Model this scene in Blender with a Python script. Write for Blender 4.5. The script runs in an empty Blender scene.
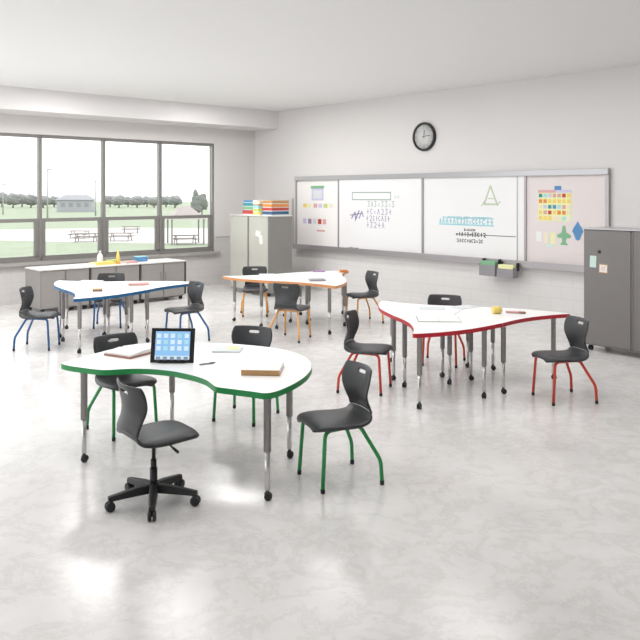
import bpy, bmesh, math, random
from mathutils import Vector, Matrix
random.seed(7)
SC = bpy.context.scene
COL = SC.collection
R = math.radians

# ------------------------------------------------------------------ materials
def mat(name, col, rough=.5, metal=0., spec=.5, emit=None, noise=0., nscale=30., bump=0., coat=0.):
    m = bpy.data.materials.new(name); m.use_nodes = True
    nt = m.node_tree; b = nt.nodes['Principled BSDF']
    b.inputs['Base Color'].default_value = (*col, 1)
    b.inputs['Roughness'].default_value = rough
    b.inputs['Metallic'].default_value = metal
    b.inputs['Specular IOR Level'].default_value = spec
    b.inputs['Coat Weight'].default_value = coat
    if emit:
        b.inputs['Emission Color'].default_value = (*col, 1)
        b.inputs['Emission Strength'].default_value = emit
    if noise or bump:
        tc = nt.nodes.new('ShaderNodeTexCoord')
        n = nt.nodes.new('ShaderNodeTexNoise'); n.inputs['Scale'].default_value = nscale
        n.inputs['Detail'].default_value = 5
        nt.links.new(tc.outputs['Object'], n.inputs['Vector'])
        if noise:
            mx = nt.nodes.new('ShaderNodeMix'); mx.data_type = 'RGBA'
            mx.inputs['A'].default_value = (*[max(0, c*(1-noise)) for c in col], 1)
            mx.inputs['B'].default_value = (*[min(1, c*(1+noise)) for c in col], 1)
            nt.links.new(n.outputs['Fac'], mx.inputs['Factor'])
            nt.links.new(mx.outputs['Result'], b.inputs['Base Color'])
        if bump:
            bp = nt.nodes.new('ShaderNodeBump'); bp.inputs['Strength'].default_value = bump
            bp.inputs['Distance'].default_value = .002
            nt.links.new(n.outputs['Fac'], bp.inputs['Height'])
            nt.links.new(bp.outputs['Normal'], b.inputs['Normal'])
    return m

M = {}
def defm(k, *a, **kw): M[k] = mat(k, *a, **kw)
defm('ceiling_paint', (.86, .86, .86), .9, noise=.01)
defm('bulkhead_paint', (.80, .785, .785), .8, noise=.01)
defm('frame_grey', (.235, .225, .215), .45, noise=.04)
defm('sill_grey', (.42, .405, .385), .5, noise=.03)
defm('trim_grey', (.48, .46, .45), .6)
defm('shell', (.042, .044, .048), .42, noise=.06, nscale=60, bump=.08)
defm('swivel_shell_shaded', (.024, .025, .027), .36, noise=.06, nscale=60, bump=.08)  # same shell made darker: the shade on its back is in the colour
defm('black_plastic', (.016, .016, .017), .45, noise=.1)
defm('laminate', (.93, .925, .92), .35, noise=.008, nscale=6)
defm('under', (.35, .34, .33), .7)
defm('leg_metal', (.30, .29, .285), .38, metal=.8, noise=.03)
defm('chrome', (.60, .59, .585), .24, metal=1.)
EDGE = {'green': (.012, .27, .068), 'red': (.52, .012, .028), 'blue': (.012, .13, .30), 'orange': (.70, .31, .12)}
TUBE = {'green': (.022, .30, .075), 'red': (.66, .065, .035), 'blue': (.018, .12, .32), 'orange': (.82, .40, .11)}
for k in EDGE:
    defm('edge_'+k, EDGE[k], .4, noise=.05)
    defm('tube_'+k, TUBE[k], .32, noise=.04)
defm('cab_body', (.215, .203, .20), .45, noise=.04, nscale=8)
defm('cab_body_left', (.27, .265, .25), .42, noise=.04, nscale=8)
defm('cab_door', (.60, .595, .54), .30, noise=.05, nscale=4, metal=.25)
defm('cab_low', (.30, .285, .275), .5, noise=.04, nscale=8)
defm('cab_low_top', (.78, .76, .72), .5, noise=.02)
defm('groove', (.05, .047, .05), .5)
defm('rail_metal', (.42, .40, .41), .35, metal=.5, noise=.03)
defm('rail_light', (.47, .465, .48), .3, metal=.5, noise=.03)
defm('whiteboard', (.88, .88, .885), .25, noise=.004)
defm('tackboard', (.79, .73, .725), .55, noise=.02, nscale=80)
defm('tackboard_pale', (.92, .89, .88), .5, noise=.015, nscale=80)
defm('clock_face', (.62, .62, .62), .5)
defm('paper', (.88, .87, .85), .8, noise=.01)
defm('paper_cool', (.72, .76, .78), .8, noise=.02)
defm('cream', (.86, .78, .62), .8, noise=.02)
defm('mint', (.66, .84, .78), .8, noise=.02)
defm('tan', (.50, .29, .12), .6, noise=.1)
defm('brown', (.36, .19, .15), .6, noise=.1)
defm('pink', (.72, .40, .38), .6, noise=.06)
defm('purple', (.42, .26, .45), .6, noise=.06)
defm('yellow', (.88, .68, .18), .6, noise=.05)
defm('pale_yellow', (.88, .88, .48), .7, noise=.03)
defm('lime', (.55, .68, .18), .6, noise=.05)
defm('orange', (.78, .28, .05), .6, noise=.05)
defm('red', (.55, .06, .05), .6, noise=.05)
defm('green', (.07, .36, .16), .6, noise=.05)
defm('mid_green', (.22, .48, .27), .6, noise=.05)
defm('teal', (.03, .32, .36), .6, noise=.05)
defm('cyan', (.38, .74, .80), .6, noise=.04)
defm('blue', (.10, .28, .55), .6, noise=.05)
defm('navy', (.05, .13, .24), .6, noise=.05)
defm('lilac', (.62, .60, .82), .6, noise=.04)
defm('grey', (.33, .32, .33), .6, noise=.05)
defm('ink_green', (.33, .42, .38), .7)
defm('ink_purple', (.26, .24, .42), .7)
defm('ink_black', (.06, .06, .07), .7)
defm('ink_olive', (.50, .60, .42), .7)
defm('ink_cyan', (.26, .64, .72), .7)
defm('basket_grey', (.30, .29, .31), .5, noise=.04)
defm('bezel', (.008, .008, .010), .2, spec=.5)
defm('screen_blue', (.24, .47, .74), .3, emit=.40)
defm('screen_pale', (.60, .74, .86), .3, emit=.38)
defm('screen_teal', (.36, .62, .72), .3, emit=.38)
defm('screen_dock', (.62, .64, .68), .3, emit=.4)
defm('screen_dark', (.20, .28, .38), .3, emit=.3)
defm('lawn', (.29, .335, .245), .95, noise=.12, nscale=.6)  # outdoor colours from here on are greyed to imitate haze
defm('road', (.56, .54, .535), .95, noise=.04, nscale=.4)
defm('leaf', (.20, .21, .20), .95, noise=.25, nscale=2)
defm('hazed_leaf', (.27, .275, .275), .95, noise=.2, nscale=1)  # paler copy of leaf with distance haze mixed into the colour
defm('bark', (.30, .27, .25), .9)
defm('pole_grey', (.38, .38, .38), .6)
defm('pav_roof', (.40, .35, .35), .8, noise=.05)
defm('pav_wood', (.26, .25, .24), .8, noise=.05)
defm('build_wall', (.40, .41, .44), .8, noise=.03)
defm('build_roof', (.30, .30, .33), .8, noise=.05)
defm('bench_wood', (.28, .22, .22), .8, noise=.05)

def glass_mat():
    m = bpy.data.materials.new('window_glass'); m.use_nodes = True; nt = m.node_tree
    nt.nodes.remove(nt.nodes['Principled BSDF'])
    out = nt.nodes['Material Output']
    t = nt.nodes.new('ShaderNodeBsdfTransparent'); t.inputs['Color'].default_value = (.97, .98, .97, 1)
    g = nt.nodes.new('ShaderNodeBsdfGlossy'); g.inputs['Roughness'].default_value = .02
    f = nt.nodes.new('ShaderNodeFresnel'); f.inputs['IOR'].default_value = 1.35
    mx = nt.nodes.new('ShaderNodeMixShader')
    nt.links.new(f.outputs[0], mx.inputs[0]); nt.links.new(t.outputs[0], mx.inputs[1]); nt.links.new(g.outputs[0], mx.inputs[2])
    nt.links.new(mx.outputs[0], out.inputs['Surface'])
    return m
M['glass'] = glass_mat()

def wall_mat(name, upper, lower, split):
    """painted wall; below `split` painted block courses 0.2 x 0.4 m with shallow joints"""
    m = bpy.data.materials.new(name); m.use_nodes = True; nt = m.node_tree; L = nt.links
    b = nt.nodes['Principled BSDF']; b.inputs['Roughness'].default_value = .6
    tc = nt.nodes.new('ShaderNodeTexCoord'); sp = nt.nodes.new('ShaderNodeSeparateXYZ')
    L.new(tc.outputs['Object'], sp.inputs[0])
    cb = nt.nodes.new('ShaderNodeCombineXYZ'); L.new(sp.outputs['X'], cb.inputs['X']); L.new(sp.outputs['Z'], cb.inputs['Y'])
    br = nt.nodes.new('ShaderNodeTexBrick'); br.inputs['Scale'].default_value = 1
    br.inputs['Brick Width'].default_value = .4; br.inputs['Row Height'].default_value = .2
    br.inputs['Mortar Size'].default_value = .007; br.inputs['Mortar Smooth'].default_value = .4
    br.inputs['Color1'].default_value = (*lower, 1); br.inputs['Color2'].default_value = (*[c*.97 for c in lower], 1)
    br.inputs['Mortar'].default_value = (*[c*.90 for c in lower], 1)
    L.new(cb.outputs[0], br.inputs['Vector'])
    lt = nt.nodes.new('ShaderNodeMath'); lt.operation = 'LESS_THAN'; lt.inputs[1].default_value = split
    L.new(sp.outputs['Z'], lt.inputs[0])
    n = nt.nodes.new('ShaderNodeTexNoise'); n.inputs['Scale'].default_value = 1.2
    L.new(tc.outputs['Object'], n.inputs['Vector'])
    up = nt.nodes.new('ShaderNodeMix'); up.data_type = 'RGBA'
    up.inputs['A'].default_value = (*[c*.985 for c in upper], 1); up.inputs['B'].default_value = (*[c*1.015 for c in upper], 1)
    L.new(n.outputs['Fac'], up.inputs['Factor'])
    mx = nt.nodes.new('ShaderNodeMix'); mx.data_type = 'RGBA'
    L.new(lt.outputs[0], mx.inputs['Factor']); L.new(up.outputs['Result'], mx.inputs['A']); L.new(br.outputs['Color'], mx.inputs['B'])
    L.new(mx.outputs['Result'], b.inputs['Base Color'])
    return m
M['wall_back'] = wall_mat('wall_back_paint', (.735, .717, .712), (.76, .75, .74), 1.0)
M['wall_left'] = wall_mat('wall_left_paint', (.74, .72, .70), (.66, .64, .63), 1.1)

def floor_mat():
    m = bpy.data.materials.new('polished_concrete'); m.use_nodes = True; nt = m.node_tree; L = nt.links
    b = nt.nodes['Principled BSDF']
    tc = nt.nodes.new('ShaderNodeTexCoord')
    def noise(sc, det, dist=0., rough=.5):
        n = nt.nodes.new('ShaderNodeTexNoise'); n.inputs['Scale'].default_value = sc
        n.inputs['Detail'].default_value = det; n.inputs['Distortion'].default_value = dist
        n.inputs['Roughness'].default_value = rough
        L.new(tc.outputs['Object'], n.inputs['Vector']); return n
    def ramp(src, stops):
        r = nt.nodes.new('ShaderNodeValToRGB'); e = r.color_ramp.elements
        e[0].position, e[0].color = stops[0][0], (*stops[0][1], 1)
        e[1].position, e[1].color = stops[-1][0], (*stops[-1][1], 1)
        for p, c in stops[1:-1]:
            k = e.new(p); k.color = (*c, 1)
        L.new(src, r.inputs[0]); return r
    n1 = noise(.75, 6, .4, .6)
    r1 = ramp(n1.outputs['Fac'], [(.30, (.69, .675, .667)), (.5, (.775, .76, .75)), (.68, (.85, .837, .829))])
    n2 = noise(2.4, 12, .35, .72)
    r2 = ramp(n2.outputs['Fac'], [(.455, (1, 1, 1)), (.50, (.78, .775, .77)), (.545, (1, 1, 1))])
    n3 = noise(9, 8, .6, .7)
    r3 = ramp(n3.outputs['Fac'], [(.3, (.975, .975, .975)), (.7, (1.015, 1.015, 1.015))])
    m1 = nt.nodes.new('ShaderNodeMix'); m1.data_type = 'RGBA'; m1.blend_type = 'MULTIPLY'; m1.inputs['Factor'].default_value = .5
    L.new(r1.outputs[0], m1.inputs['A']); L.new(r2.outputs[0], m1.inputs['B'])
    m2 = nt.nodes.new('ShaderNodeMix'); m2.data_type = 'RGBA'; m2.blend_type = 'MULTIPLY'; m2.inputs['Factor'].default_value = 1
    L.new(m1.outputs['Result'], m2.inputs['A']); L.new(r3.outputs[0], m2.inputs['B'])
    L.new(m2.outputs['Result'], b.inputs['Base Color'])
    rr = ramp(n3.outputs['Fac'], [(.3, (.16, .16, .16)), (.7, (.25, .25, .25))])
    L.new(rr.outputs[0], b.inputs['Roughness'])
    b.inputs['Specular IOR Level'].default_value = .55
    bp = nt.nodes.new('ShaderNodeBump'); bp.inputs['Strength'].default_value = .04; bp.inputs['Distance'].default_value = .004
    L.new(n2.outputs['Fac'], bp.inputs['Height']); L.new(bp.outputs['Normal'], b.inputs['Normal'])
    return m
M['floor'] = floor_mat()

# ------------------------------------------------------------------ mesh builder
class MB:
    def __init__(s): s.v = []; s.f = []; s.mi = []; s.sm = []; s.mats = []; s.cur = 0
    def use(s, m):
        if m not in s.mats: s.mats.append(m)
        s.cur = s.mats.index(m); return s
    def add(s, vs, fs, smooth=False):
        o = len(s.v); s.v += [tuple(v) for v in vs]
        for f in fs: s.f.append([i+o for i in f]); s.mi.append(s.cur); s.sm.append(smooth)
        return s
    def box(s, a, b, mtx=None):
        x0, y0, z0 = a; x1, y1, z1 = b
        vs = [Vector(p) for p in ((x0,y0,z0),(x1,y0,z0),(x1,y1,z0),(x0,y1,z0),(x0,y0,z1),(x1,y0,z1),(x1,y1,z1),(x0,y1,z1))]
        if mtx: vs = [mtx @ v for v in vs]
        return s.add(vs, [(3,2,1,0),(4,5,6,7),(0,1,5,4),(1,2,6,5),(2,3,7,6),(3,0,4,7)])
    def tube(s, pts, r, n=10, cap=True):
        pts = [Vector(p) for p in pts]
        rs = r if isinstance(r, (list, tuple)) else [r]*len(pts)
        vs = []; prev = None
        for i, p in enumerate(pts):
            t = (pts[min(i+1, len(pts)-1)] - pts[max(i-1, 0)]).normalized()
            if prev is None:
                a = Vector((0,0,1)) if abs(t.z) < .9 else Vector((1,0,0))
                u = t.cross(a).normalized()
            else:
                u = (prev - t*prev.dot(t)).normalized()
            prev = u; w = t.cross(u)
            for k in range(n):
                an = 2*math.pi*k/n
                vs.append(p + (u*math.cos(an) + w*math.sin(an))*rs[i])
        fs = []
        for i in range(len(pts)-1):
            for k in range(n):
                fs.append((i*n+k, i*n+(k+1)%n, (i+1)*n+(k+1)%n, (i+1)*n+k))
        s.add(vs, fs, True)
        if cap:
            s.add(vs[:n], [tuple(range(n))[::-1]]); s.add(vs[-n:], [tuple(range(n))])
        return s
    def lathe(s, prof, c=(0,0,0), n=16, axis=None):
        """prof: list of (radius, height) about the z axis (or axis matrix)"""
        vs = []
        for r, z in prof:
            for k in range(n):
                an = 2*math.pi*k/n
                p = Vector((r*math.cos(an), r*math.sin(an), z))
                if axis: p = axis @ p
                vs.append(p + Vector(c))
        fs = []
        for i in range(len(prof)-1):
            for k in range(n):
                fs.append((i*n+k, i*n+(k+1)%n, (i+1)*n+(k+1)%n, (i+1)*n+k))
        s.add(vs, fs, True)
        s.add(vs[:n], [tuple(range(n))[::-1]]); s.add(vs[-n:], [tuple(range(n))])
        return s
    def prism(s, poly, z0, z1, caps=True, smooth=False):
        n = len(poly)
        vs = [(x, y, z0) for x, y in poly] + [(x, y, z1) for x, y in poly]
        s.add(vs, [(k, (k+1)%n, n+(k+1)%n, n+k) for k in range(n)], smooth)
        if caps: s.add(vs, [tuple(range(n))[::-1], tuple(range(n, 2*n))])
        return s
    def stroke(s, pts, w, y=0., th=.0012):
        """ribbon of marker ink in the local xz plane, standing th proud towards -y"""
        for (a, b) in zip(pts[:-1], pts[1:]):
            a = Vector(a); b = Vector(b); d = b-a
            if d.length < 1e-6: continue
            d.normalize(); q = Vector((-d.y, d.x))*w/2; a = a-d*w*.3; b = b+d*w*.3
            c = [a-q, b-q, b+q, a+q]
            vs = [(p.x, y, p.y) for p in c] + [(p.x, y-th, p.y) for p in c]
            s.add(vs, [(0,1,2,3),(7,6,5,4),(4,5,1,0),(5,6,2,1),(6,7,3,2),(7,4,0,3)])
        return s
    def build(s, name, m=None, parent=None, bevel=0., sub=0, bseg=2):
        me = bpy.data.meshes.new(name); me.from_pydata(s.v, [], s.f)
        ms = [m] if m is not None else s.mats
        for x in ms: me.materials.append(M[x] if isinstance(x, str) else x)
        for i, p in enumerate(me.polygons):
            p.use_smooth = s.sm[i]
            if m is None: p.material_index = s.mi[i]
        bm = bmesh.new(); bm.from_mesh(me)
        bmesh.ops.remove_doubles(bm, verts=bm.verts, dist=1e-5)
        bmesh.ops.recalc_face_normals(bm, faces=bm.faces); bm.to_mesh(me); bm.free()
        o = bpy.data.objects.new(name, me); COL.objects.link(o)
        if parent: o.parent = parent
        if bevel:
            b = o.modifiers.new('bevel', 'BEVEL'); b.width = bevel; b.segments = bseg; b.limit_method = 'ANGLE'
        if sub:
            b = o.modifiers.new('sub', 'SUBSURF'); b.levels = sub; b.render_levels = sub
        return o

def empty(name, loc, rz=0.):
    o = bpy.data.objects.new(name, None); COL.objects.link(o)
    o.location = loc; o.rotation_euler = (0, 0, rz); o.empty_display_size = .1
    return o
def tag(o, label, cat, group=None):
    o['label'] = label; o['category'] = cat
    if group: o['group'] = group
    return o
def struct(o): o['kind'] = 'structure'; return o
def copy_tree(o, parent=None):
    c = o.copy(); COL.objects.link(c)
    if parent: c.parent = parent
    for ch in list(o.children): copy_tree(ch, c)
    return c
def put(o, loc, rz=0.): o.location = loc; o.rotation_euler = (0, 0, rz); return o

def catmull(pts, n=6, closed=True):
    out = []; N = len(pts)
    for i in range(N if closed else N-1):
        p = [Vector(pts[(i+k-1) % N] if closed else pts[min(max(i+k-1, 0), N-1)]) for k in range(4)]
        for j in range(n):
            t = j/n
            out.append(.5*((2*p[1]) + (p[2]-p[0])*t + (2*p[0]-5*p[1]+4*p[2]-p[3])*t*t + (3*p[1]-p[0]-3*p[2]+p[3])*t**3))
    if not closed: out.append(Vector(pts[-1]))
    return out

# ------------------------------------------------------------------ the room
CORNER = Vector((-1.569, 18.466, 0))
A_BACK = math.atan2(-.744, .668)
A_LEFT = A_BACK + math.pi/2
DB = Vector((math.cos(A_BACK), math.sin(A_BACK), 0))       # along the board wall, to the right
DL = Vector((math.cos(A_LEFT), math.sin(A_LEFT), 0))       # along the window wall, towards the corner
CEIL = 4.03
def bw(u, off=0., z=0.): return CORNER + DB*u - DL*off + Vector((0, 0, z))    # off = distance out from the board wall
def lw(u, off=0., z=0.): return CORNER + DL*u + DB*off + Vector((0, 0, z))    # u negative towards the camera

fl = MB()
pts = [bw(0), bw(12.6), Vector((7.2, -2, 0)), Vector((-8.5, -2, 0)), lw(-9.6)]
fl.prism([(p.x, p.y) for p in pts][::-1], -.15, 0)
struct(fl.build('floor', 'floor'))
ce = MB(); ce.prism([(p.x, p.y) for p in pts][::-1], CEIL, CEIL+.15)
struct(ce.build('ceiling', 'ceiling_paint'))

w = MB(); w.box((-.3, 0, 0), (12.6, .25, CEIL)); o = struct(w.build('wall_back', 'wall_back')); put(o, CORNER, A_BACK)
def wall_between(name, a, b):
    d = b-a; w = MB(); w.box((0, 0, 0), (d.length, .2, CEIL)); o = struct(w.build(name, 'wall_back')); put(o, (a.x, a.y, 0), math.atan2(d.y, d.x)); return o
wall_between('wall_right', bw(12.6), Vector((7.2, -2, 0)))  # unseen right and rear walls, added to keep sky light off the near floor
wall_between('wall_rear', Vector((7.2, -2, 0)), Vector((-8.5, -2, 0)))
# window wall: pieces round the window openings
SILL, HEAD = .78, 3.265
W0, W1 = -9.6, -1.16
w = MB()
w.box((W0, 0, 0), (0, .25, SILL)); w.box((W0, 0, HEAD), (0, .25, CEIL)); w.box((W1, 0, SILL), (0, .25, HEAD))
o = struct(w.build('wall_left', 'wall_left')); put(o, CORNER, A_LEFT)
b = MB(); b.box((W0, -.87, 3.62), (0, 0, CEIL)); o = struct(b.build('trim_1', 'bulkhead_paint')); put(o, CORNER, A_LEFT)
b = MB(); b.box((W1+.02, -.012, 1.085), (0, 0, 1.115)); o = struct(b.build('trim_2', 'trim_grey')); put(o, CORNER, A_LEFT)
b = MB(); b.box((W0, -.09, SILL-.06), (W1+.10, .02, SILL)); o = struct(b.build('trim_3', 'sill_grey')); put(o, CORNER, A_LEFT)
b = MB(); b.box((W0, -.012, 0), (0, 0, .10)); o = struct(b.build('baseboard_left', 'wall_left')); put(o, CORNER, A_LEFT)
b = MB(); b.box((0, -.012, 0), (12.6, 0, .10)); o = struct(b.build('baseboard_back', 'wall_back')); put(o, CORNER, A_BACK)

mull = [-9.6, -7.90, -6.56, -5.22, -3.88, -2.55, -1.16]
MID = 1.585
for i in range(len(mull)-1):
    a, c = mull[i], mull[i+1]
    root = struct(empty('window_%d' % (i+1), CORNER, A_LEFT))
    f = MB(); e = .027
    f.box((a, .04, HEAD-.06), (c, .16, HEAD)); f.box((a, .04, SILL), (c, .16, SILL+.075))
    f.box((a, .04, SILL), (a+e, .16, HEAD)); f.box((c-e, .04, SILL), (c, .16, HEAD))
    f.box((a, .05, MID-.035), (c, .15, MID+.035))
    f.build('window_frame', 'frame_grey', root)
    g = MB(); g.box((a+e, .06, SILL+.07), (a+.105, .14, MID-.03)); g.box((c-.105, .06, SILL+.07), (c-e, .14, MID-.03))
    g.box((a+e, .06, SILL+.07), (c-e, .14, SILL+.105)); g.build('lower_sash', 'frame_grey', root)
    p = MB(); p.box((a+.03, .095, SILL+.09), (c-.03, .101, MID)); p.build('lower_pane', 'glass', root)
    p = MB(); p.box((a+.03, .095, MID), (c-.03, .101, HEAD-.05)); p.build('upper_pane', 'glass', root)

# ------------------------------------------------------------------ chairs
PROF = [(.238,.430,.130),(.234,.448,.172),(.214,.458,.203),(.175,.463,.222),(.115,.464,.233),(.05,.461,.236),(-.01,.457,.234),(-.07,.455,.227),
        (-.125,.456,.216),(-.172,.463,.203),(-.208,.480,.191),(-.230,.506,.180),(-.238,.538,.171),(-.233,.573,.168),(-.222,.608,.174),(-.213,.643,.188),
        (-.210,.678,.203),(-.213,.713,.214),(-.219,.748,.219),(-.226,.782,.217),(-.233,.806,.212),(-.241,.829,.205),(-.250,.850,.196)]
PROF = [(y, z if z < .5 else .5+(z-.5)*.93, w) for y, z, w in PROF]
SPLIT = 11
def shell_mesh(name, i0, i1, m, parent, lift=0., hole=False):
    NU = 16; mb = MB(); rows = []
    prof = PROF[i0:i1+1]; th = .016
    P = [Vector((0, y, z)) for y, z, w in prof]
    g = []; nrm = []
    for i, (y, z, w) in enumerate(prof):
        t = (P[min(i+1, len(P)-1)] - P[max(i-1, 0)]).normalized()
        n = Vector((0, t.z, -t.y))        # pointing to the sitter side
        if n.z < 0 and n.y < 0: n = -n
        back = min(1, max(0, (z-.47)/.1))
        row = []; rn = []
        for k in range(NU+1):
            u = -1 + 2*k/NU
            drop = -.022*abs(u)**4*(1-back)
            wrap = .055*u*u*back
            lip = 0
            row.append(Vector((u*w, y + wrap + lip, z + drop + lift))); 
            sl = Vector((u*(.25+.25*back)*(-1 if back > .5 else 1), 0, 0))
            rn.append((n + sl).normalized())
        g.append(row); nrm.append(rn)
    hole_cells = set()
    if hole:
        for i, (y, z, w) in enumerate(prof[:-1]):
            if .762 < (z + prof[i+1][1])/2 < .782:
                for k in range(6, 10): hole_cells.add((i, k))
    n_r = len(g); vs = []; idx = {}
    def V(i, k, s):
        key = (i, k, s)
        if key not in idx:
            idx[key] = len(vs)
            zz = prof[i][1]; tk = .030 + (.016-.030)*min(1, max(0, (zz-.465)/.07))
            vs.append(g[i][k] + nrm[i][k]*(tk/2 if s else -tk/2))
        return idx[key]
    fs = []
    cells = {(i, k) for i in range(n_r-1) for k in range(NU)} - hole_cells
    for (i, k) in cells:
        for s in (0, 1):
            fs.append((V(i,k,s), V(i,k+1,s), V(i+1,k+1,s), V(i+1,k,s)))
        for (di, dk, e0, e1) in ((-1,0,(i,k),(i,k+1)), (1,0,(i+1,k),(i+1,k+1)), (0,-1,(i,k),(i+1,k)), (0,1,(i,k+1),(i+1,k+1))):
            if (i+di, k+dk) not in cells:
                fs.append((V(*e0,0), V(*e1,0), V(*e1,1), V(*e0,1)))
    mb.add(vs, fs, True)
    return mb.build(name, m, parent, sub=1)

def arc(p0, p1, p2, r, n=5):
    """round the corner p1 of a polyline"""
    p0, p1, p2 = Vector(p0), Vector(p1), Vector(p2)
    a = p1 + (p0-p1).normalized()*r; c = p1 + (p2-p1).normalized()*r
    return [a*(1-t)**2 + p1*2*t*(1-t) + c*t*t for t in [k/n for k in range(n+1)]]

def make_chair(colour):
    root = empty('student_chair', (0,0,0))
    m = 'tube_'+colour
    shell_mesh('seat', 0, SPLIT, 'shell', root)
    shell_mesh('backrest', SPLIT, len(PROF)-1, 'shell', root, hole=True)
    fr = MB()
    RZ = .420; r = .0145
    for s in (-1, 1):
        fr.tube([(s*.165, .115, RZ), (s*.150, 0, RZ), (s*.150, -.13, RZ)], r)
    fr.tube([(-.150, .02, RZ), (.150, .02, RZ)], .010); fr.tube([(-.150, -.12, RZ), (.150, -.12, RZ)], .010)
    fr.tube([(0, .02, RZ+.004), (0, .02, RZ-.03)], [.016, .010])
    fr.build('seat_frame', m, root)
    for s in (-1, 1):
        c = arc((s*.168, .11, RZ), (s*.190, .172, RZ), (s*.205, .2, .2), .045)
        l = MB().tube([Vector((s*.165, .115, RZ))] + c + [Vector((s*.205, .2, .032))], r).build('leg', m, root)
        MB().lathe([(.0145, .034), (.0165, .030), (.0165, .004), (.012, 0)], (s*.205, .2, 0), 10).build('foot_cap', 'black_plastic', l)
        c1 = arc((s*.150, -.05, RZ), (s*.152, -.125, RZ), (s*.205, -.24, .18), .04)
        c2 = arc((s*.152, -.125, RZ), (s*.228, -.252, .175), (s*.234, -.26, 0), .04)
        l = MB().tube([Vector((s*.150, -.07, RZ))] + c1 + c2 + [Vector((s*.234, -.26, .032))], r).build('leg', m, root)
        MB().lathe([(.0145, .034), (.0165, .030), (.0165, .004), (.012, 0)], (s*.234, -.26, 0), 10).build('foot_cap', 'black_plastic', l)
    return root

def rot_of(f): return math.atan2(f[1], f[0]) - math.pi/2
def seat_at(root, front_mid, f):
    f = Vector(f).normalized()
    p = Vector(front_mid) - f*.2
    put(root, (p.x, p.y, 0), rot_of(f))

CH = [
 ('green', (-.0675, 5.546), (-.439, -.205), 'charcoal chair with green legs standing clear at the right end of the green-edged table'),
 ('green', (-.79, 6.986), (-.165, -.42), 'charcoal chair with green legs tucked behind the middle of the green-edged table'),
 ('green', (-1.60, 6.64), (.66, -.75), 'charcoal chair with green legs pushed under the green-edged table behind the swivel chair'),
 ('red', (2.27, 7.785), (-.46, -.105), 'charcoal chair with red legs at the right tip of the red-edged tables'),
 ('red', (.70, 8.14), (.94, -.33), 'charcoal chair with red legs left of the red-edged tables, facing right'),
 ('red', (1.447, 9.288), (-.33, -.94), 'charcoal chair with red legs behind the red-edged tables, facing the viewer'),
 ('orange', (-.33, 11.29), (.4, .92), 'charcoal chair with orange legs on the near side of its tables, back to the viewer'),
 ('orange', (-1.11, 13.07), (.1, -.99), 'charcoal chair with orange legs in front of the tall pale grey cabinet'),
 ('orange', (.51, 12.45), (-.91, -.40), 'charcoal chair with orange legs standing alone right of the orange-edged tables'),
 ('blue', (-3.63, 10.45), (1, 0), 'charcoal chair with blue legs at the far left, facing the blue-edged tables'),
 ('blue', (-2.09, 10.83), (-.77, -.64), 'charcoal chair with blue legs at the right end of the blue-edged tables'),
 ('blue', (-3.32, 11.93), (.1, -.99), 'charcoal chair with blue legs behind the blue-edged tables before the low cabinets'),
]
proto = {}
for colour, fm, f, lab in CH:
    if colour not in proto:
        proto[colour] = make_chair(colour); o = proto[colour]
    else:
        o = copy_tree(proto[colour])
    tag(o, lab, 'chair', 'student chairs with %s legs' % colour)
    seat_at(o, fm, f)

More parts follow.
